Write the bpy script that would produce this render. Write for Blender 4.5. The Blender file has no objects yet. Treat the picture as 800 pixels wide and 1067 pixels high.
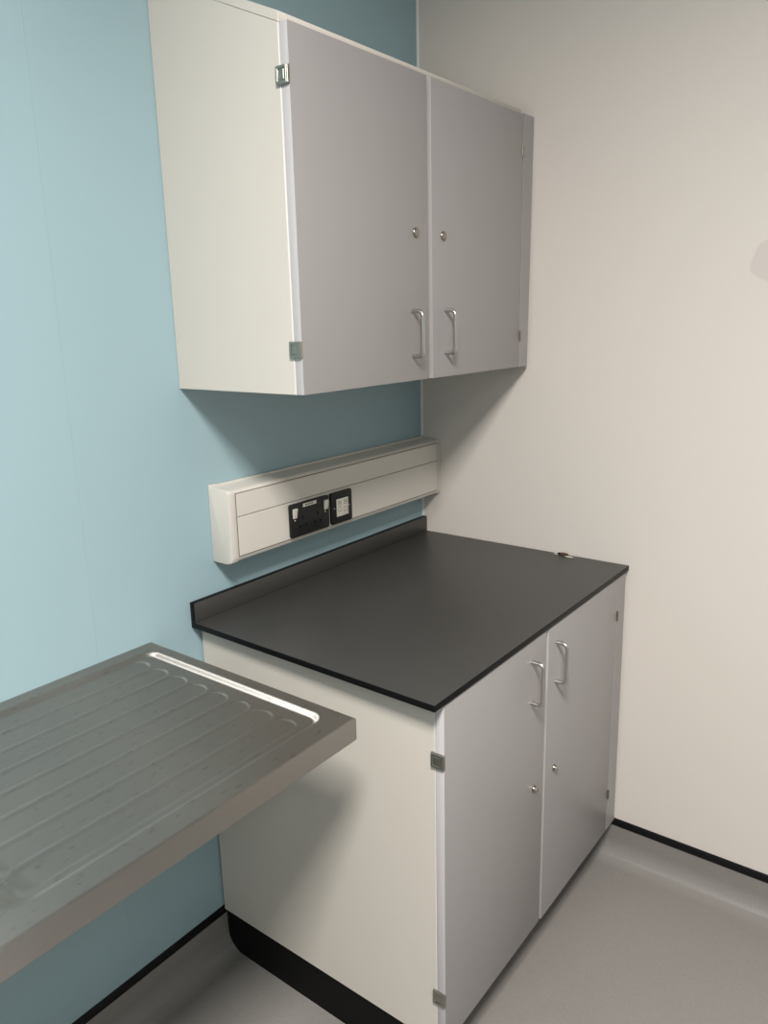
import bpy, bmesh, math, random
from mathutils import Vector, Matrix, noise

random.seed(4)
scene = bpy.context.scene
COL = scene.collection
ZF = -0.033                       # finished floor level (worktop top is z = 0.9)

# ------------------------------------------------------------------ materials
def srgb(r, g, b):
    f = lambda c: (c / 255 / 12.92) if c <= 10 else ((c / 255 + 0.055) / 1.055) ** 2.4
    return (f(r), f(g), f(b), 1.0)

def material(name, col, rough=0.5, metal=0.0, spec=0.5, var=0.03, scale=6.0, bump=0.0, bscale=200.0, coat=0.0):
    m = bpy.data.materials.new(name); m.use_nodes = True
    nt = m.node_tree; N = nt.nodes; L = nt.links
    b = N['Principled BSDF']
    tc = N.new('ShaderNodeTexCoord')
    nz = N.new('ShaderNodeTexNoise'); nz.inputs['Scale'].default_value = scale; nz.inputs['Detail'].default_value = 4
    L.new(tc.outputs['Object'], nz.inputs['Vector'])
    mx = N.new('ShaderNodeMix'); mx.data_type = 'RGBA'
    mx.inputs['A'].default_value = tuple(c * (1 - var) for c in col[:3]) + (1,)
    mx.inputs['B'].default_value = tuple(min(1, c * (1 + var)) for c in col[:3]) + (1,)
    L.new(nz.outputs['Fac'], mx.inputs['Factor'])
    L.new(mx.outputs['Result'], b.inputs['Base Color'])
    b.inputs['Roughness'].default_value = rough
    b.inputs['Metallic'].default_value = metal
    b.inputs['Specular IOR Level'].default_value = spec
    b.inputs['Coat Weight'].default_value = coat
    if bump > 0:
        n2 = N.new('ShaderNodeTexNoise'); n2.inputs['Scale'].default_value = bscale; n2.inputs['Detail'].default_value = 3
        L.new(tc.outputs['Object'], n2.inputs['Vector'])
        bp = N.new('ShaderNodeBump'); bp.inputs['Strength'].default_value = bump; bp.inputs['Distance'].default_value = 0.001
        L.new(n2.outputs['Fac'], bp.inputs['Height']); L.new(bp.outputs['Normal'], b.inputs['Normal'])
    return m

M = {}
M['blue'] = material('blue_cladding', (0.330, 0.462, 0.504, 1), 0.36, spec=0.22, var=0.015, scale=2, bump=0.02, bscale=120)
M['ceil'] = material('ceiling_white', (0.50, 0.52, 0.53, 1), 0.9, var=0.01)
M['dim'] = material('far_wall_paint', (0.33, 0.36, 0.37, 1), 0.85, var=0.02)
M['bead'] = material('white_sealant', (0.78, 0.79, 0.77, 1), 0.5)
M['cap'] = material('black_cap_strip', (0.005, 0.005, 0.006, 1), 0.5, spec=0.25)
M['carcass'] = material('cream_white_laminate', (0.655, 0.610, 0.548, 1), 0.42, var=0.015, scale=9, bump=0.03, bscale=400)
M['edge'] = material('white_edging', (0.78, 0.74, 0.73, 1), 0.4, var=0.01)
M['door'] = material('pale_grey_laminate', (0.340, 0.322, 0.320, 1), 0.42, var=0.015, scale=7, bump=0.03, bscale=500)
M['dooredge'] = material('pale_grey_edging', (0.56, 0.535, 0.535, 1), 0.38, var=0.01)
M['plinth'] = material('black_plinth_board', (0.004, 0.004, 0.004, 1), 0.6, spec=0.15)
M['top'] = material('dark_grey_laminate', (0.046, 0.044, 0.041, 1), 0.45, spec=0.55, var=0.10, scale=5, bump=0.03, bscale=600)
M['topedge'] = material('black_edging', (0.003, 0.003, 0.0032, 1), 0.5, spec=0.2)
M['chrome'] = material('satin_chrome', (0.56, 0.55, 0.53, 1), 0.30, metal=1.0, var=0.02)
M['nickel'] = material('dull_nickel', (0.40, 0.39, 0.34, 1), 0.35, metal=1.0, var=0.06, scale=60)
M['brass'] = material('aged_nickel_lock', (0.30, 0.26, 0.20, 1), 0.3, metal=1.0, var=0.08, scale=80)
M['dark'] = material('dark_slot', (0.001, 0.001, 0.001, 1), 0.8, spec=0.05)
M['dooredge2'] = material('shaded_grey_edging', (0.47, 0.445, 0.44, 1), 0.4, var=0.01)  # darker copy of the door edging, shade of the door gap put into the colour
M['upvc'] = material('white_upvc', (0.68, 0.645, 0.585, 1), 0.38, var=0.01)
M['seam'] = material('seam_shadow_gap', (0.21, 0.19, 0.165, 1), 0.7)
M['blackplastic'] = material('black_plastic', (0.013, 0.0135, 0.013, 1), 0.42, spec=0.25, var=0.05)
M['white'] = material('white_plastic', (0.74, 0.71, 0.63, 1), 0.35, var=0.02)
M['mark'] = material('grey_print', (0.30, 0.28, 0.25, 1), 0.6)
M['ink'] = material('black_print', (0.03, 0.03, 0.03, 1), 0.6)
M['crumb'] = material('brown_crumb', (0.10, 0.055, 0.030, 1), 0.8, var=0.6, scale=180)
M['flake'] = material('white_flake', (0.60, 0.56, 0.47, 1), 0.8)
M['frame'] = material('white_light_frame', (0.8, 0.8, 0.8, 1), 0.5)

# white wall with a roller patch of slightly different paint
def white_wall_material():
    m = material('white_wall_paint', (0.735, 0.682, 0.628, 1), 0.55, spec=0.3, var=0.012, scale=1.6, bump=0.05, bscale=260)
    nt = m.node_tree; N = nt.nodes; L = nt.links; b = N['Principled BSDF']
    base = b.inputs['Base Color'].links[0].from_socket
    tc = N.new('ShaderNodeTexCoord')
    nz = N.new('ShaderNodeTexNoise'); nz.inputs['Scale'].default_value = 22; nz.inputs['Detail'].default_value = 2
    L.new(tc.outputs['Object'], nz.inputs['Vector'])
    sub = N.new('ShaderNodeVectorMath'); sub.operation = 'SUBTRACT'; sub.inputs[1].default_value = (0.5, 0.5, 0.5)
    L.new(nz.outputs['Color'], sub.inputs[0])
    sc = N.new('ShaderNodeVectorMath'); sc.operation = 'SCALE'; sc.inputs['Scale'].default_value = 0.035
    L.new(sub.outputs[0], sc.inputs[0])
    ad = N.new('ShaderNodeVectorMath'); ad.operation = 'ADD'
    L.new(tc.outputs['Object'], ad.inputs[0]); L.new(sc.outputs[0], ad.inputs[1])
    ds = N.new('ShaderNodeVectorMath'); ds.operation = 'DISTANCE'; ds.inputs[1].default_value = (0.0, -1.000, 1.695)
    L.new(ad.outputs[0], ds.inputs[0])
    mr = N.new('ShaderNodeMapRange'); mr.inputs['From Min'].default_value = 0.050; mr.inputs['From Max'].default_value = 0.053
    mr.inputs['To Min'].default_value = 1.0; mr.inputs['To Max'].default_value = 0.0
    L.new(ds.outputs['Value'], mr.inputs['Value'])
    mx = N.new('ShaderNodeMix'); mx.data_type = 'RGBA'; mx.inputs['B'].default_value = (0.66, 0.60, 0.56, 1)
    L.new(mr.outputs['Result'], mx.inputs['Factor']); L.new(base, mx.inputs['A'])
    L.new(mx.outputs['Result'], b.inputs['Base Color'])
    return m
M['wall'] = white_wall_material()

def floor_material():
    m = material('grey_sheet_vinyl', (0.262, 0.246, 0.230, 1), 0.45, spec=0.35, var=0.04, scale=3, bump=0.04, bscale=300)
    nt = m.node_tree; N = nt.nodes; L = nt.links; b = N['Principled BSDF']
    base = b.inputs['Base Color'].links[0].from_socket
    tc = N.new('ShaderNodeTexCoord')
    nz = N.new('ShaderNodeTexNoise'); nz.inputs['Scale'].default_value = 260; nz.inputs['Detail'].default_value = 2
    L.new(tc.outputs['Object'], nz.inputs['Vector'])
    rp = N.new('ShaderNodeValToRGB')
    rp.color_ramp.elements[0].position = 0.30; rp.color_ramp.elements[0].color = (0.80, 0.79, 0.78, 1)
    rp.color_ramp.elements[1].position = 0.62; rp.color_ramp.elements[1].color = (1.06, 1.06, 1.06, 1)
    L.new(nz.outputs['Fac'], rp.inputs['Fac'])
    mx = N.new('ShaderNodeMix'); mx.data_type = 'RGBA'; mx.blend_type = 'MULTIPLY'; mx.inputs['Factor'].default_value = 0.4
    L.new(base, mx.inputs['A']); L.new(rp.outputs['Color'], mx.inputs['B'])
    L.new(mx.outputs['Result'], b.inputs['Base Color'])
    return m
M['floor'] = floor_material()

def steel_material():
    m = bpy.data.materials.new('brushed_stainless_steel'); m.use_nodes = True
    nt = m.node_tree; N = nt.nodes; L = nt.links; b = N['Principled BSDF']
    b.inputs['Metallic'].default_value = 1.0
    tc = N.new('ShaderNodeTexCoord')
    # large soft stains / water marks
    n1 = N.new('ShaderNodeTexNoise'); n1.inputs['Scale'].default_value = 9; n1.inputs['Detail'].default_value = 5
    L.new(tc.outputs['Object'], n1.inputs['Vector'])
    mp0 = N.new('ShaderNodeMapping'); mp0.inputs['Scale'].default_value = (45, 120, 60)
    L.new(tc.outputs['Object'], mp0.inputs['Vector'])
    n3 = N.new('ShaderNodeTexNoise'); n3.inputs['Scale'].default_value = 1.0; n3.inputs['Detail'].default_value = 2
    L.new(mp0.outputs[0], n3.inputs['Vector'])
    r3 = N.new('ShaderNodeMapRange'); r3.inputs['From Min'].default_value = 0.61; r3.inputs['From Max'].default_value = 0.72; r3.inputs['To Max'].default_value = 0.6
    L.new(n3.outputs['Fac'], r3.inputs['Value'])
    mx = N.new('ShaderNodeMix'); mx.data_type = 'RGBA'
    mx.inputs['A'].default_value = (0.42, 0.40, 0.375, 1); mx.inputs['B'].default_value = (0.48, 0.46, 0.43, 1)
    L.new(n1.outputs['Fac'], mx.inputs['Factor'])
    mx2 = N.new('ShaderNodeMix'); mx2.data_type = 'RGBA'; mx2.inputs['B'].default_value = (0.31, 0.29, 0.26, 1)
    ge = N.new('ShaderNodeNewGeometry'); sx = N.new('ShaderNodeSeparateXYZ'); L.new(ge.outputs['Normal'], sx.inputs[0])
    up = N.new('ShaderNodeMath'); up.operation = 'MULTIPLY'; up.use_clamp = True
    L.new(r3.outputs['Result'], up.inputs[0]); L.new(sx.outputs['Z'], up.inputs[1])   # water marks dry on the flat top only
    L.new(up.outputs[0], mx2.inputs['Factor']); L.new(mx.outputs['Result'], mx2.inputs['A'])
    L.new(mx2.outputs['Result'], b.inputs['Base Color'])
    rr = N.new('ShaderNodeMapRange'); rr.inputs['To Min'].default_value = 0.44; rr.inputs['To Max'].default_value = 0.54
    L.new(n1.outputs['Fac'], rr.inputs['Value']); L.new(rr.outputs['Result'], b.inputs['Roughness'])
    # brushing runs along x, so the microfacets scatter across it
    tg = N.new('ShaderNodeCombineXYZ'); tg.inputs['Y'].default_value = 0.8; tg.inputs['Z'].default_value = 0.6
    L.new(tg.outputs[0], b.inputs['Tangent']); b.inputs['Anisotropic'].default_value = 0.9
    return m
M['steel'] = steel_material()

def emission(name, col, s):
    m = bpy.data.materials.new(name); m.use_nodes = True
    nt = m.node_tree; nt.nodes.clear()
    e = nt.nodes.new('ShaderNodeEmission'); e.inputs['Color'].default_value = col; e.inputs['Strength'].default_value = s
    o = nt.nodes.new('ShaderNodeOutputMaterial'); nt.links.new(e.outputs[0], o.inputs[0])
    return m

# ------------------------------------------------------------------ mesh helpers
def box(bm, lo, hi, bev=0.0, seg=2, mi=0):
    lo = Vector(lo); hi = Vector(hi)
    t = bmesh.new()
    bmesh.ops.create_cube(t, size=1.0)
    for v in t.verts:
        v.co = Vector([lo[i] + (v.co[i] + 0.5) * (hi[i] - lo[i]) for i in range(3)])
    if bev > 0:
        bmesh.ops.bevel(t, geom=list(t.edges), offset=bev, segments=seg, profile=0.5, affect='EDGES')
    for f in t.faces: f.material_index = mi
    merge(bm, t)
    return bm

def merge(bm, t):
    me = bpy.data.meshes.new('tmp'); t.to_mesh(me); t.free(); bm.from_mesh(me); bpy.data.meshes.remove(me)

def prism(bm, poly, axis, a, b, bev=0.0, seg=2, bevel_caps_only=False, mi=0):
    """extrude a 2D polygon along an axis between a and b"""
    def P(p, w):
        if axis == 0: return (w, p[0], p[1])
        if axis == 1: return (p[0], w, p[1])
        return (p[0], p[1], w)
    t = bmesh.new()
    A = [t.verts.new(P(p, a)) for p in poly]; B = [t.verts.new(P(p, b)) for p in poly]
    n = len(poly)
    fa = t.faces.new(A); fb = t.faces.new(B[::-1])
    for i in range(n):
        t.faces.new((A[i], B[i], B[(i + 1) % n], A[(i + 1) % n]))
    bmesh.ops.recalc_face_normals(t, faces=list(t.faces))
    if bev > 0:
        ed = list(fa.edges) + list(fb.edges) if bevel_caps_only else list(t.edges)
        bmesh.ops.bevel(t, geom=list(set(ed)), offset=bev, segments=seg, profile=0.5, affect='EDGES')
    for f in t.faces: f.material_index = mi
    merge(bm, t)
    return bm

def rrect(w, h, r, n=6, cx=0, cy=0):
    pts = []
    for (sx, sy, a0) in ((1, 1, 0), (-1, 1, 90), (-1, -1, 180), (1, -1, 270)):
        for i in range(n + 1):
            a = math.radians(a0 + 90 * i / n)
            pts.append((cx + sx * (w / 2 - r) + r * math.cos(a), cy + sy * (h / 2 - r) + r * math.sin(a)))
    return pts

def lathe(bm, prof, n=28, axis='y', origin=(0, 0, 0), mi=0):
    """prof: list of (radius, height) along the axis; closed at both ends"""
    t = bmesh.new(); rings = []
    for (r, h) in prof:
        ring = []
        for i in range(n):
            a = 2 * math.pi * i / n
            c, s = r * math.cos(a), r * math.sin(a)
            p = (c, h, s) if axis == 'y' else (c, s, h)
            ring.append(t.verts.new(Vector(p) + Vector(origin)))
        rings.append(ring)
    for k in range(len(rings) - 1):
        for i in range(n):
            t.faces.new((rings[k][i], rings[k][(i + 1) % n], rings[k + 1][(i + 1) % n], rings[k + 1][i]))
    t.faces.new(rings[0]); t.faces.new(rings[-1])
    bmesh.ops.recalc_face_normals(t, faces=list(t.faces))
    for f in t.faces: f.material_index = mi
    merge(bm, t); return bm

def tube(bm, path, r, n=14):
    t = bmesh.new(); rings = []
    path = [Vector(p) for p in path]
    for k, p in enumerate(path):
        d = (path[min(k + 1, len(path) - 1)] - path[max(k - 1, 0)]).normalized()
        u = d.cross(Vector((1, 0, 0)))
        u = u.normalized() if u.length > 1e-4 else Vector((0, 1, 0))
        w = d.cross(u).normalized()
        rings.append([t.verts.new(p + r * (math.cos(2 * math.pi * i / n) * u + math.sin(2 * math.pi * i / n) * w)) for i in range(n)])
    for k in range(len(rings) - 1):
        for i in range(n):
            t.faces.new((rings[k][i], rings[k][(i + 1) % n], rings[k + 1][(i + 1) % n], rings[k + 1][i]))
    t.faces.new(rings[0]); t.faces.new(rings[-1])
    bmesh.ops.recalc_face_normals(t, faces=list(t.faces))
    merge(bm, t); return bm

def smooth(me, ang=35):
    bm = bmesh.new(); bm.from_mesh(me)
    for f in bm.faces: f.smooth = True
    for e in bm.edges:
        if len(e.link_faces) == 2 and e.calc_face_angle(0) > math.radians(ang): e.smooth = False
    bm.to_mesh(me); bm.free()

def world(o):
    p = Vector(o.location)
    while o.parent: o = o.parent; p += Vector(o.location)
    return p

def obj(name, bm, mats, parent=None, origin=None, smooth_ang=35):
    """origin None: the mesh is given in room coordinates and re-based onto its parent; otherwise mesh is local and placed at origin (room coords)"""
    me = bpy.data.meshes.new(name)
    bmesh.ops.recalc_face_normals(bm, faces=list(bm.faces))
    bm.to_mesh(me); bm.free()
    for m in (mats if isinstance(mats, (list, tuple)) else [mats]): me.materials.append(m)
    smooth(me, smooth_ang)
    o = bpy.data.objects.new(name, me); COL.objects.link(o)
    if parent:
        o.parent = parent
        base = world(parent)
        if origin is None: me.transform(Matrix.Translation(-base))
        else: o.location = Vector(origin) - base
    elif origin is not None:
        o.location = origin
    return o

def thing(name, label, cat, loc, group=None):
    o = bpy.data.objects.new(name, None); COL.objects.link(o)
    o.location = loc; o.empty_display_size = 0.05
    o['label'] = label; o['category'] = cat
    if group: o['group'] = group
    return o

def tag(o, label, cat):
    o['label'] = label; o['category'] = cat; return o

def struct(o):
    o['kind'] = 'structure'; return o

def copy_part(src, parent, room_loc, mirror_x=False):
    c = src.copy(); COL.objects.link(c); c.parent = parent
    c.location = Vector(room_loc) - world(parent)
    for ch in src.children:
        d = ch.copy(); COL.objects.link(d); d.parent = c
    return c

# ------------------------------------------------------------------ the room
XL, YF, ZC = -4.0, -3.6, 3.0
bm = bmesh.new(); box(bm, (XL - .1, 0.0, ZF - .1), (0.0, 0.10, ZC + .1)); struct(obj('wall_left', bm, M['blue']))
bm = bmesh.new(); box(bm, (0.0, YF - .1, ZF - .1), (0.10, 0.10, ZC + .1)); struct(obj('wall_right', bm, M['wall']))
bm = bmesh.new(); box(bm, (XL - .1, YF - .1, ZF - .1), (XL, 0.0, ZC + .1)); struct(obj('wall_back', bm, M['dim']))
bm = bmesh.new(); box(bm, (XL, YF - .1, ZF - .1), (0.0, YF, ZC + .1)); struct(obj('wall_front', bm, M['dim']))
bm = bmesh.new(); box(bm, (XL - .1, YF - .1, ZC), (0.1, 0.1, ZC + .1)); struct(obj('ceiling', bm, M['ceil']))

# sheet vinyl floor with a cove that rises up both walls
def floor_mesh():
    bm = bmesh.new(); R = 0.058; th = 0.002
    prof = [(0.0006, 0.0722), (th, 0.0722)]
    prof += [(th, ZF + R + 0.012)]
    for i in range(0, 11):
        a = math.pi / 2 * i / 10
        prof.append((th + R - R * math.cos(a), ZF + R - R * math.sin(a)))
    prof += [(0.12, ZF), (0.5, ZF)]
    rows = []
    for (d, z) in prof:
        rows.append([bm.verts.new((XL + .001, -d, z)), bm.verts.new((-d, -d, z)), bm.verts.new((-d, YF + .001, z))])
    for k in range(len(rows) - 1):
        for i in range(2):
            bm.faces.new((rows[k][i], rows[k][i + 1], rows[k + 1][i + 1], rows[k + 1][i]))
    c = bm.verts.new((XL + .001, YF + .001, ZF))
    bm.faces.new((rows[-1][0], rows[-1][1], rows[-1][2], c))
    return bm
struct(obj('floor', floor_mesh(), M['floor'], smooth_ang=50))
# slab below the vinyl
bm = bmesh.new(); box(bm, (XL - .1, YF - .1, ZF - .12), (0.1, 0.1, ZF - .004)); struct(obj('floor_slab', bm, M['dim']))
# black capping strips on top of the coved vinyl
capprof = [(0, 0.0722), (-0.0045, 0.0722), (-0.0052, 0.0745), (-0.0052, 0.090), (-0.003, 0.0945), (0, 0.0948)]
bm = bmesh.new(); prism(bm, capprof, 0, XL + .001, -0.0055); struct(obj('baseboard_left', bm, M['cap']))
bm = bmesh.new(); prism(bm, capprof, 1, YF + .001, -0.0003); struct(obj('baseboard_right', bm, M['cap']))
# sealant bead down the corner, and the welded joint between two cladding sheets
bm = bmesh.new(); prism(bm, [(-0.0001, -0.0001), (-0.0055, -0.0001), (-0.0045, -0.002), (-0.002, -0.0045), (-0.0001, -0.0055)], 2, 1.216, ZC - .001); struct(obj('trim_1', bm, M['bead']))
bm = bmesh.new(); prism(bm, [(-0.0001, -0.0001), (-0.0055, -0.0001), (-0.0045, -0.002), (-0.002, -0.0045), (-0.0001, -0.0055)], 2, 0.9495, 1.024); struct(obj('trim_2', bm, M['bead']))
M['blueweld'] = material('blue_weld_joint', (0.325, 0.456, 0.498, 1), 0.36, spec=0.22)
bm = bmesh.new(); prism(bm, [(-1.2185, -0.0001), (-1.2170, -0.0005), (-1.2160, -0.0005), (-1.2145, -0.0001)], 2, 0.0955, ZC - .001); struct(obj('trim_3', bm, M['blueweld']))

# ------------------------------------------------------------------ hardware prototypes
def handle_bm(span=0.098, proj=0.028, r=0.0047):
    bm = bmesh.new(); h = span / 2; c = 0.012; path = [(0, 0, h)]
    path.append((0, -(proj - c), h))
    for i in range(1, 7):
        a = math.pi / 2 * i / 6
        path.append((0, -(proj - c) - c * math.sin(a), h - c + c * math.cos(a)))
    path += [(p[0], p[1], -p[2]) for p in path[::-1]]
    tube(bm, path, r)
    return bm

def lock_parts(parent, loc, proud=0.003, keyed=False):
    bm = bmesh.new(); R = 0.0088 if keyed else 0.0106
    p = proud
    lathe(bm, [(R, -0.0002), (R, -p * .6), (R * .92, -p), (R * .66, -p), (R * .62, -p * .55), (0.001, -p * .55)], 28)
    lk = obj('lock', bm, M['brass'], parent, loc)
    b2 = bmesh.new()
    if keyed:      # protruding plug with a drop-shaped nose
        lathe(b2, [(0.0064, -p * .5), (0.0064, -0.0085), (0.0054, -0.0098), (0.0008, -0.0098)], 22)
    else:
        lathe(b2, [(0.0060, -p * .5), (0.0060, -p * 1.05), (0.0008, -p * 1.05)], 22)
    pl = obj('lock_plug', b2, M['chrome'], lk, loc)
    b3 = bmesh.new(); yy = -0.0098 if keyed else -p * 1.05
    box(b3, (-0.0010, yy - 0.0003, -0.0042), (0.0010, yy + 0.001, 0.0042))
    obj('keyhole', b3, M['dark'], lk, loc)
    return lk

def hinge_bm():
    """square clip hinge wrapped round the cabinet's outer edge, seen on the left side; x=0 is the panel face, local y centre"""
    bm = bmesh.new(); hy, hz = 0.0140, 0.0155
    prism(bm, rrect(2 * hy, 2 * hz, 0.0016, 3), 0, -0.0040, -0.0002, 0.0007, 2)
    # raised rim round a sunken square
    for (a, b, c, d) in ((-hy + .001, -hz + .001, hy - .001, -hz + .0055), (-hy + .001, hz - .0055, hy - .001, hz - .001), (-hy + .001, -hz + .004, -hy + .006, hz - .004), (hy - .0055, -hz + .004, hy - .001, hz - .004)):
        box(bm, (-0.0060, a, b), (-0.0035, c, d), 0.0006, 1)
    box(bm, (-0.0052, -0.0065, -0.0082), (-0.0035, 0.0068, 0.0082), 0.0006, 1)
    # front return on the door face
    box(bm, (-0.0050, -hy - 0.0020, -hz + .0005), (0.0016, -hy + 0.0015, hz - .0005), 0.0006, 1)
    return bm

def knuckle_bm():
    bm = bmesh.new()
    for k in range(3):
        z0 = -0.0135 + k * 0.0092
        lathe(bm, [(0.0036, z0), (0.0036, z0 + 0.0084)], 14, 'z')
    return bm

def door_bm(x0, x1, yf, yb, z0, z1):
    bm = bmesh.new()
    box(bm, (x0, yf, z0), (x1, yb, z1), 0.0012, 2)
    bm.normal_update()
    for f in bm.faces:
        f.material_index = 0 if (f.normal.y < -0.9 or f.normal.y > 0.9) else 1
    return bm

# ------------------------------------------------------------------ base cabinet
X0, X1 = -0.9443, -0.066
YB, YC, YD = -0.006, -0.6725, -0.6951        # back, carcass front, door front
base = thing('base_cabinet', 'pale grey two-door floor cabinet with cream side under the black worktop', 'cabinet', (-0.5, -0.35, ZF))
bm = bmesh.new(); box(bm, (X0, YC, 0.0872), (X0 + .018, YB, 0.8845), 0.0008, 1); 
for f in bm.faces: f.material_index = 0
side = obj('side_panel', bm, M['carcass'], base); side['label'] = 'cream white left side panel'
bm = bmesh.new(); box(bm, (X0 - .0012, YC - .0022, 0.0872), (X0 + .0182, YC - .0003, 0.8845), 0.0006, 1)
obj('edge_strip', bm, M['edge'], side)
bm = bmesh.new(); box(bm, (X1 + .005, YC, 0.0872), (X1 + .023, YB, 0.8845), 0.0008, 1); obj('side_panel', bm, M['carcass'], base)
bm = bmesh.new(); box(bm, (X0 + .0185, YC, 0.0872), (X1 + .0045, YB - .001, 0.105), 0.0006, 1); obj('bottom_panel', bm, M['carcass'], base)
bm = bmesh.new(); box(bm, (X0 + .0185, YB - .008, 0.1055), (X1 + .0045, YB - .001, 0.8845)); obj('back_panel', bm, M['carcass'], base)
bm = bmesh.new(); box(bm, (X0 + .0185, YC, 0.80), (X1 + .0045, YC + .018, 0.8845)); obj('top_rail', bm, M['carcass'], base)
bm = bmesh.new(); box(bm, (-0.516, YC, 0.1055), (-0.490, YC + .02, 0.7995)); obj('centre_post', bm, M['edge'], base)
# plinth: rear lower corner cut round to clear the floor cove
pp = [(YB - .002, 0.0868), (YB - .002, 0.0212)]
for i in range(0, 9):
    a = math.pi / 2 * i / 8
    pp.append((YB - .002 - 0.052 + 0.052 * math.cos(a), ZF + .0526 - 0.052 * math.sin(a)))
pp += [(-0.610, ZF + .0006), (-0.610, 0.0868)]
bm = bmesh.new(); prism(bm, pp, 0, X0 + .006, X0 + .024); prism(bm, [(-0.610, ZF + .0006), (-0.628, ZF + .0006), (-0.628, 0.0868), (-0.610, 0.0868)], 0, X0 + .006, -0.062)
obj('plinth', bm, M['plinth'], base)

dl = obj('door', door_bm(X0 - .0005, -0.5115, YD, YC - .003, 0.0958, 0.8820), [M['door'], M['dooredge']], base); dl['label'] = 'left door of the pair'
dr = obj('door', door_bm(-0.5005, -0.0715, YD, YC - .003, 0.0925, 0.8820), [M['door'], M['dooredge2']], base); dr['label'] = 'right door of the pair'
bm = bmesh.new(); t = [(-0.0690, 0.0925), (-0.0060, 0.0925), (-0.0160, 0.8820), (-0.0690, 0.8820)]
prism(bm, t, 1, YD, YC - .003, 0.0008, 1); obj('filler_strip', bm, M['door'], base)
bm = bmesh.new(); box(bm, (-0.5113, YC - .018, 0.098), (-0.5078, YC - .004, 0.880), 0.0005, 1); obj('gap_shade_strip', bm, M['seam'], dl)  # added dark strip standing in for the shade line between the doors
h0 = obj('handle', handle_bm(0.100), M['chrome'], dl, (-0.583, YD, 0.781))
copy_part(h0, dr, (-0.459, YD, 0.785))
lock_parts(dl, (-0.5595, YD, 0.499), 0.003, True); lock_parts(dr, (-0.4504, YD, 0.499), 0.003, True)
hg = obj('hinge', hinge_bm(), M['nickel'], base, (X0 - .0006, YC - .008, 0.765))
copy_part(hg, base, (X0 - .0006, YC - .008, 0.2145))
kn = obj('hinge', knuckle_bm(), M['brass'], base, (-0.0702, YD - .0005, 0.772))
copy_part(kn, base, (-0.0702, YD - .0005, 0.214))

# ------------------------------------------------------------------ worktop
wt = thing('worktop', 'black-edged dark grey laminate worktop with upstand on the floor cabinet', 'worktop', (-0.5, -0.35, 0.885))
zt, zb = 0.9, 0.8852
def worktop_bm():
    bm = bmesh.new()
    poly = [(-0.0012, -0.0012), (-0.9690, -0.0012), (-0.9803, -0.698), (-0.0012, -0.698)]
    t = bmesh.new()
    A = [t.verts.new((p[0], p[1], zb)) for p in poly]; B = [t.verts.new((p[0], p[1], zt)) for p in poly]
    t.faces.new(A[::-1]); t.faces.new(B)
    for i in range(4): t.faces.new((A[i], A[(i + 1) % 4], B[(i + 1) % 4], B[i]))
    bmesh.ops.recalc_face_normals(t, faces=list(t.faces))
    bmesh.ops.bevel(t, geom=list(t.edges), offset=0.0016, segments=2, profile=0.5, affect='EDGES')
    t.normal_update()
    for f in t.faces: f.material_index = 0 if f.normal.z > 0.5 else 1
    merge(bm, t); return bm
obj('top_board', worktop_bm(), [M['top'], M['topedge']], wt)
bm = bmesh.new(); box(bm, (-0.9688, -0.0174, zt + .0002), (-0.0012, -0.0012, 0.9487), 0.0014, 2)
bm.normal_update()
for f in bm.faces: f.material_index = 0 if f.normal.y < -0.5 else 1
obj('upstand', bm, [M['top'], M['topedge']], wt)

# crumb of debris at the back of the worktop by the white wall
deb = bmesh.new()
def blob(bm, c, s, sub=3, seed=0, amp=.5, mi=0):
    t = bmesh.new(); bmesh.ops.create_icosphere(t, subdivisions=sub, radius=1)
    for v in t.verts:
        n = v.co.normalized()
        k = 1 + amp * noise.noise(n * 1.7 + Vector((seed, 0, 0))) + amp * .5 * noise.noise(n * 4 + Vector((0, seed, 0)))
        v.co = Vector((n.x * s[0] * k, n.y * s[1] * k, n.z * s[2] * k))
        v.co += Vector(c)
    zmin = zt + .0002
    for v in t.verts: v.co.z = max(v.co.z, zmin)
    for f in t.faces: f.material_index = mi
    merge(bm, t)
blob(deb, (-0.0100, -0.508, zt + .002), (.006, .014, .0045), seed=3)
blob(deb, (-0.0080, -0.494, zt + .001), (.004, .009, .003), seed=8, mi=2)
blob(deb, (-0.0200, -0.527, zt + .0005), (.005, .012, .0014), seed=5, mi=1)
blob(deb, (-0.0140, -0.483, zt + .0008), (.004, .006, .0016), seed=11, mi=1)
tag(obj('crumb', deb, [M['crumb'], M['flake'], M['dark']]), 'small brown crumb with white flakes on the worktop against the white wall', 'crumb')

# ------------------------------------------------------------------ wall cabinet
U0, U1 = -0.9453, -0.0600
UB, UC, UD = -0.0012, -0.3545, -0.3769
zb0, zt0 = 1.4450, 2.1160
wc = thing('wall_cabinet', 'pale grey two-door wall cabinet with cream side hung above the trunking', 'cabinet', (-0.5, -0.19, zb0))
SL = 0.44                                        # the top slopes up towards the wall
def ztop(y, dz=0.0): return 2.0975 + dz + SL * (y - UC)
side_poly = [(UB, zb0), (UC, zb0), (UC, ztop(UC)), (UB, ztop(UB))]
bm = bmesh.new(); prism(bm, side_poly, 0, U0, U0 + .018, 0.0008, 1); sp = obj('side_panel', bm, M['carcass'], wc); sp['label'] = 'cream white left side panel'
bm = bmesh.new(); box(bm, (U0 - .0008, UC - .0022, zb0), (U0 + .0182, UC - .0003, 2.0965), 0.0006, 1); obj('edge_strip', bm, M['edge'], sp)
bm = bmesh.new(); prism(bm, side_poly, 0, U1 + .003, U1 + .021, 0.0008, 1); obj('side_panel', bm, M['carcass'], wc)
yf = UC - .0025
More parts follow.
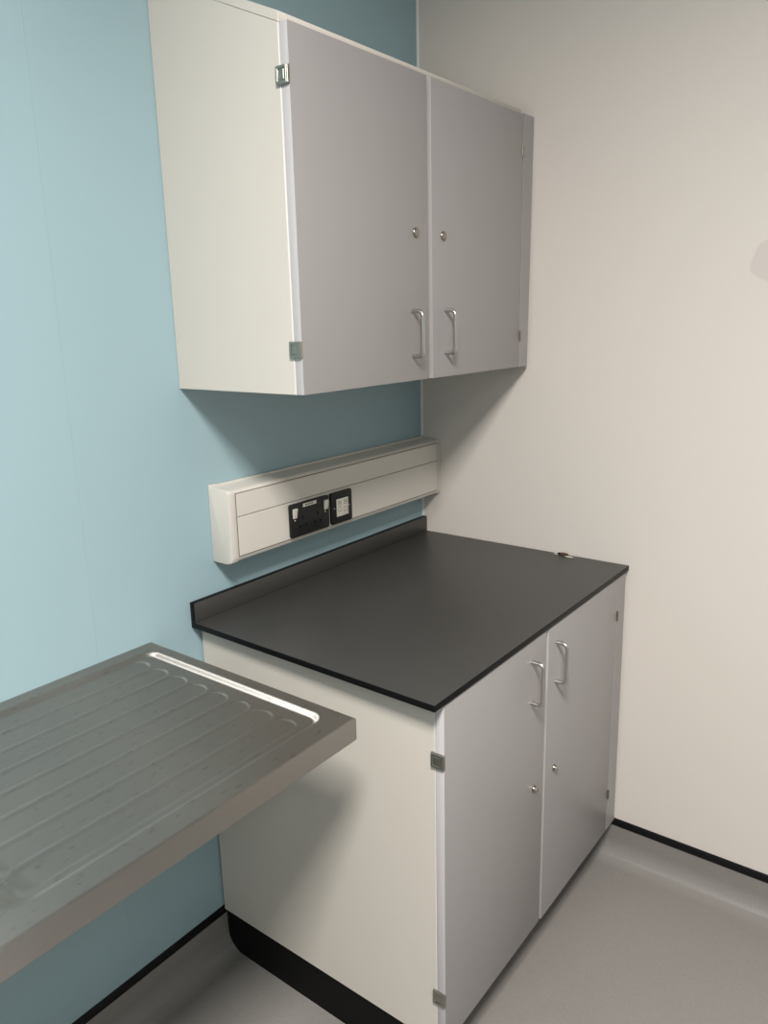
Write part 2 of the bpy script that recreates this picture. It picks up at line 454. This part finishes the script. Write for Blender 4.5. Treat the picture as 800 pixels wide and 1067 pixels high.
bm = bmesh.new(); prism(bm, [(UB, ztop(UB, .0002)), (yf, ztop(yf, .0002)), (yf, ztop(yf, .0176)), (UB, ztop(UB, .0176))], 0, U0 - .001, -0.036, 0.0005, 1)
obj('top_panel', bm, M['carcass'], wc)['label'] = 'sloping top panel'
bm = bmesh.new(); box(bm, (U0 + .0185, UC, zb0 + .0005), (U1 + .0025, UB, zb0 + .018), 0.0006, 1); obj('bottom_panel', bm, M['carcass'], wc)
bm = bmesh.new(); box(bm, (U0 + .0185, UB - .008, zb0 + .0185), (U1 + .0025, UB, 2.0975)); obj('back_panel', bm, M['carcass'], wc)
bm = bmesh.new(); box(bm, (-0.520, UC, zb0 + .0185), (-0.494, UC + .02, 2.0975)); obj('centre_post', bm, M['edge'], wc)
ul = obj('door', door_bm(U0 + .0006, -0.5135, UD, UC - .003, 1.4455, 2.0968), [M['door'], M['dooredge']], wc); ul['label'] = 'left door of the pair'
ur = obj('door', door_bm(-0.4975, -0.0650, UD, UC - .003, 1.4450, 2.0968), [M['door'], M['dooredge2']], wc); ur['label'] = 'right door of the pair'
bm = bmesh.new(); t = [(-0.0620, 1.4446), (-0.0150, 1.4446), (-0.0015, 2.1000), (-0.0590, 2.1000)]
prism(bm, t, 1, UD, UC - .003, 0.0008, 1); obj('filler_strip', bm, M['door'], wc)
bm = bmesh.new(); box(bm, (-0.5133, UC - .018, 1.447), (-0.5095, UC - .004, 2.0955), 0.0005, 1); obj('gap_shade_strip', bm, M['seam'], ul)  # same stand-in for the shade in the upper door gap
copy_part(h0, ul, (-0.5780, UD, 1.5505)); copy_part(h0, ur, (-0.4420, UD, 1.5515))
lock_parts(ul, (-0.5614, UD, 1.7694)); lock_parts(ur, (-0.4505, UD, 1.7693))
copy_part(hg, wc, (U0 - .0008, UC - .008, 2.0105)); copy_part(hg, wc, (U0 - .0008, UC - .008, 1.5320))
copy_part(kn, wc, (-0.0635, UD - .0005, 2.006)); copy_part(kn, wc, (-0.0635, UD - .0005, 1.531))

# ------------------------------------------------------------------ dado trunking
TX0, TX1 = -0.8886, -0.0015
tk = thing('trunking', 'white dado trunking along the blue wall between cabinet and worktop', 'trunking', (-0.45, -0.03, 1.028))
yb = -0.0012
def trunk_profile(g=0.0):
    p = [(yb, 1.030 - g), (-0.050, 1.030 - g)]
    p += [(-0.0640 - g, 1.0350 - g), (-0.0672 - g, 1.0400)]
    p += [(-0.0680 - g, 1.0450), (-0.0680 - g, 1.1950)]
    for i in range(1, 7):
        a = math.pi / 2 * i / 6
        p.append((-0.0560 - 0.012 * math.cos(a) - g, 1.1950 + 0.0110 * math.sin(a) + g))
    p += [(-0.0075, 1.2095 + g), (-0.0070, 1.2135 + g), (yb, 1.2135 + g)]
    return p
bm = bmesh.new(); prism(bm, trunk_profile(), 0, TX0 + .010, TX1 - .006); obj('body', bm, M['upvc'], tk)
cw = 0.022
for (a, b) in ((TX0, TX0 + cw), (TX1 - cw * .55, TX1)):
    bm = bmesh.new(); prism(bm, trunk_profile(0.0018), 0, a, b, 0.0016, 2, True); obj('end_cap', bm, M['upvc'], tk)
bm = bmesh.new(); box(bm, (TX0 + cw + .0028, -0.0700, 1.1425), (TX1 - cw * .55 - .0028, -0.0672, 1.1965), 0.0007, 1); obj('cover_lid', bm, M['upvc'], tk)['label'] = 'narrow upper lid'
bm = bmesh.new(); box(bm, (TX0 + cw + .0028, -0.0700, 1.0465), (TX1 - cw * .55 - .0028, -0.0672, 1.1405), 0.0007, 1); obj('cover_lid', bm, M['upvc'], tk)['label'] = 'wide lower lid'
bm = bmesh.new()
for z in (1.1415, 1.1978, 1.0453): box(bm, (TX0 + cw + .001, -0.0690, z - .0009), (TX1 - cw * .55 - .0028, -0.0672, z + .0009))
for a in (TX0 + cw + .0002, TX1 - cw * .55 - .0030): box(bm, (a, -0.0690, 1.0465), (a + .0028, -0.0672, 1.1965))
obj('seam', bm, M['seam'], tk)

# ------------------------------------------------------------------ sockets
yp = -0.0704
def plate_bm(w, h, th=0.0085):
    bm = bmesh.new(); prism(bm, rrect(w, h, 0.0055, 5), 1, -th, 0.0, 0.0018, 3, True); return bm
cz = 1.0925
so = thing('double_socket', 'black double power socket with white switches on the trunking', 'socket', (-0.6240, yp, cz))
O = (-0.6240, yp, cz)
fp = obj('faceplate', plate_bm(0.146, 0.086), M['blackplastic'], so, O)
bm = bmesh.new(); box(bm, (-0.045, -0.0095, -0.034), (0.045, -0.0080, 0.018), 0.0007, 2); obj('outlet_panel', bm, M['blackplastic'], so, O)
def rocker_bm():
    bm = bmesh.new()
    t = [(-0.0084, -0.0125), (-0.0105, -0.0122), (-0.0145, 0.0120), (-0.0140, 0.0130), (-0.0084, 0.0130)]
    prism(bm, t, 0, -0.0072, 0.0072, 0.0009, 2); return bm
rk = obj('switch', rocker_bm(), M['white'], so, (O[0] - .0590, O[1], O[2] + .0190))
copy_part(rk, so, (O[0] + .0590, O[1], O[2] + .0190))
bm = bmesh.new(); lathe(bm, [(0.0020, -0.0084), (0.0020, -0.0090), (0.0005, -0.0092)], 12)
ld = obj('indicator', bm, M['white'], so, (O[0] - .0585, O[1], O[2] + .0012)); copy_part(ld, so, (O[0] + .0560, O[1], O[2] + .0015))
for cx in (-0.0300, 0.0260):
    bm = bmesh.new()
    box(bm, (cx - .0022, -0.0098, 0.0005), (cx + .0022, -0.0090, 0.0085), 0.0003, 1)
    for s in (-1, 1): box(bm, (cx + s * .0110 - .0031, -0.0098, -0.0200), (cx + s * .0110 + .0031, -0.0090, -0.0158), 0.0003, 1)
    obj('pin_slots', bm, M['dark'], so, O)
bm = bmesh.new(); box(bm, (-0.0275, -0.0090, 0.0300), (0.0235, -0.0084, 0.0390), 0.0003, 1); lb = obj('sticker', bm, M['white'], so, O); lb['label'] = 'white printed sticker'
bm = bmesh.new()
xs = -0.0190
for k, (w, h, dz) in enumerate([(.0034, .0046, 0), (.0010, .0030, 0), (.0026, .0034, .0003), (.0020, .0040, 0), (.0012, .0034, 0), (.0026, .0038, 0), (.0026, .0030, .0006), (.0030, .0034, .0004), (.0012, .0036, 0)]):
    box(bm, (xs, -0.0093, 0.0345 - h / 2 + dz), (xs + w, -0.0089, 0.0345 + h / 2 + dz)); xs += w + .0013
obj('print', bm, M['ink'], lb, O)

P = (-0.4990, yp, cz)
dp = thing('module_outlet', 'black square outlet plate with pale module beside the double socket', 'outlet', P)
bm = plate_bm(0.086, 0.086); obj('faceplate', bm, M['blackplastic'], dp, P)
bm = bmesh.new(); prism(bm, rrect(0.058, 0.058, 0.002, 3), 1, -0.0092, -0.0080, 0.0005, 1); obj('bezel', bm, M['blackplastic'], dp, P)
bm = bmesh.new(); box(bm, (-0.0240, -0.0112, -0.0240), (0.0240, -0.0088, 0.0240), 0.0009, 2); md = obj('module_insert', bm, M['white'], dp, P)
md['label'] = 'pale square insert with faint marks'
bm = bmesh.new()
for (mx, mz) in ((-0.0125, 0.0125), (0.0115, 0.0125), (-0.0125, -0.004), (0.0115, -0.007)):
    w = 0.0062
    box(bm, (mx - w, -0.0115, mz - w), (mx + w, -0.01115, mz - w + .0013)); box(bm, (mx - w, -0.0115, mz + w - .0013), (mx + w, -0.01115, mz + w))
    box(bm, (mx - w, -0.0115, mz - w), (mx - w + .0013, -0.01115, mz + w)); box(bm, (mx + w - .0013, -0.0115, mz - w), (mx + w, -0.01115, mz + w))
    if mz > 0: box(bm, (mx - .002, -0.0115, mz - .002), (mx + .003, -0.01115, mz + .003))
obj('marking', bm, M['mark'], md, P)
bm = bmesh.new(); lathe(bm, [(0.0019, -0.0084), (0.0019, -0.0096), (0.0005, -0.0098)], 12)
sc_ = obj('screw', bm, M['chrome'], dp, (P[0] - .0315, P[1], P[2])); copy_part(sc_, dp, (P[0] + .0290, P[1], P[2]))

# ------------------------------------------------------------------ stainless steel sink drainer
SX0, SX1, SY, SH = -2.300, -1.0816, -0.5957, 0.8902
def sst(a, b, x):
    t = max(0.0, min(1.0, (x - a) / (b - a))); return t * t * (3 - 2 * t)
def sd_rr(x, y, x0, x1, y0, y1, r):
    qx = abs(x - (x0 + x1) / 2) - (x1 - x0) / 2 + r; qy = abs(y - (y0 + y1) / 2) - (y1 - y0) / 2 + r
    return min(max(qx, qy), 0) + math.hypot(max(qx, 0), max(qy, 0)) - r
FL = [-0.072 - 0.0608 * k for k in range(8)]
def sink_h(x, y):
    h = 0.0
    d = sd_rr(x, y, -1.695, -1.106, -0.553, -0.032, 0.034)
    h -= 0.0072 * (1 - sst(-0.018, 0.0, d))
    if d < -0.01:
        for fy in FL:
            if abs(y - fy) < 0.04:
                xx = max(-1.640, min(-1.168, x))
                r = math.hypot((x - xx) * 1.25, y - fy)
                h += -0.0016 * (1 - sst(0.0205, 0.0300, r))
    d2 = sd_rr(x, y, -2.235, -1.775, -0.535, -0.060, 0.07)
    h -= 0.170 * (1 - sst(-0.055, 0.004, d2))
    return h
def sink_bm():
    bm = bmesh.new()
    lip = [(0.0, -0.0425), (0.0, -0.0040), (0.0008, -0.0017), (0.0022, -0.0005), (0.0042, 0.0)]
    xs = []
    x = SX0 + 0.004
    while x < -1.76: xs.append((x, 0)); x += 0.012
    while x < SX1 - 0.135: xs.append((x, 0)); x += 0.008
    while x < SX1 - 0.0050: xs.append((x, 0)); x += 0.002
    xs += [(SX1 - o, dz) for o, dz in lip[::-1]]
    xs = [(SX0 + o, dz) for o, dz in lip] + [p for p in xs if p[0] > SX0 + .005]
    ys = [(SY + o, dz) for o, dz in lip]
    y = SY + 0.006
    while y < -0.003: ys.append((y, 0)); y += 0.0024
    ys += [(-0.0015, 0)]
    g = []
    for (x, dx) in xs:
        col = []
        for (y, dy) in ys:
            z = min(dx, dy)
            if z == 0: z = sink_h(x, y)
            col.append(bm.verts.new((x, y, SH + z)))
        g.append(col)
    for i in range(len(xs) - 1):
        for j in range(len(ys) - 1):
            bm.faces.new((g[i][j], g[i + 1][j], g[i + 1][j + 1], g[i][j + 1]))
    return bm
sk = thing('sink_drainer', 'ribbed stainless steel sink drainer fixed against the blue wall', 'sink', (-1.7, -0.3, 0.848))
so_ = obj('drainer_top', sink_bm(), M['steel'], sk, smooth_ang=60)
# folded underside of the lip
bm = bmesh.new(); box(bm, (SX0 + .001, SY + .0005, SH - .0440), (SX1 - .001, SY + .014, SH - .0424)); box(bm, (SX1 - .015, SY + .015, SH - .0440), (SX1 - .001, -0.002, SH - .0424))
obj('folded_lip', bm, M['steel'], sk)
bm = bmesh.new(); lathe(bm, [(0.043, SH - .1692), (0.043, SH - .1672), (0.036, SH - .1660), (0.030, SH - .1685), (0.001, SH - .1690)], 32, 'z', (-2.005, -0.30, 0)); obj('waste_outlet', bm, M['chrome'], sk)

# ------------------------------------------------------------------ lighting
LIGHT = 1.0
def ceiling_light(x, y, power, label, s=0.60, tint=(1.0, 0.958, 0.915)):
    cl = thing('ceiling_light', label, 'light', (x, y, ZC), 'recessed ceiling panels')
    bm = bmesh.new(); h = s / 2
    for (a, b, c, d) in ((-h, -h, h, -h + .02), (-h, h - .02, h, h), (-h, -h + .02, -h + .02, h - .02), (h - .02, -h + .02, h, h - .02)):
        box(bm, (x + a, y + b, ZC - .012), (x + c, y + d, ZC - .0005))
    obj('frame', bm, M['frame'], cl)
    bm = bmesh.new(); box(bm, (x - h + .021, y - h + .021, ZC - .008), (x + h - .021, y + h - .021, ZC - .002))
    obj('diffuser', bm, emission('lit_diffuser', (1.0, 0.965, 0.91, 1), 9.0), cl)
    ld = bpy.data.lights.new('panel_lamp', 'AREA'); ld.shape = 'SQUARE'; ld.size = s - 0.06; ld.energy = power
    ld.color = tint; ld.spread = math.radians(162)
    lo = bpy.data.objects.new('panel_lamp', ld); COL.objects.link(lo); lo.parent = cl; lo.location = (0, 0, -0.014)
    return cl
ceiling_light(-2.25, -1.62, 108.0, 'square lit ceiling panel above the sink drainer')
ceiling_light(-3.25, -2.90, 11.0, 'added unseen fill light panel in the far corner of the ceiling', tint=(0.86, 0.95, 1.0))  # added cool fill light, shaped as a second panel out of view

w = bpy.data.worlds.new('room_world'); scene.world = w; w.use_nodes = True
bg = w.node_tree.nodes['Background']; bg.inputs['Color'].default_value = (0.9, 0.95, 1.0, 1); bg.inputs['Strength'].default_value = 0.05

# ------------------------------------------------------------------ camera
cam = bpy.data.cameras.new('camera'); co = bpy.data.objects.new('camera', cam); COL.objects.link(co)
yaw, pitch, roll = 0.9156, -0.2372, -0.0232
cy, sy, cp, spn = math.cos(yaw), math.sin(yaw), math.cos(pitch), math.sin(pitch)
d = Vector((sy * cp, cy * cp, spn)); r = Vector((cy, -sy, 0)); u = r.cross(d)
c, s = math.cos(roll), math.sin(roll)
r2 = c * r + s * u; u2 = -s * r + c * u
mat = Matrix((r2, u2, -d)).transposed().to_4x4(); mat.translation = (-2.0488, -1.4144, 1.5894)
co.matrix_world = mat
cam.sensor_fit = 'VERTICAL'; cam.sensor_height = 36.0
cam.lens = 807.738 / 1067 * 36.0
cam.shift_y = -7.889 / 1067; cam.shift_x = -0.317 / 1067
cam.clip_start = 0.02
scene.camera = co

scene.view_settings.view_transform = 'Standard'
scene.view_settings.look = 'None'
scene.view_settings.exposure = 0.0
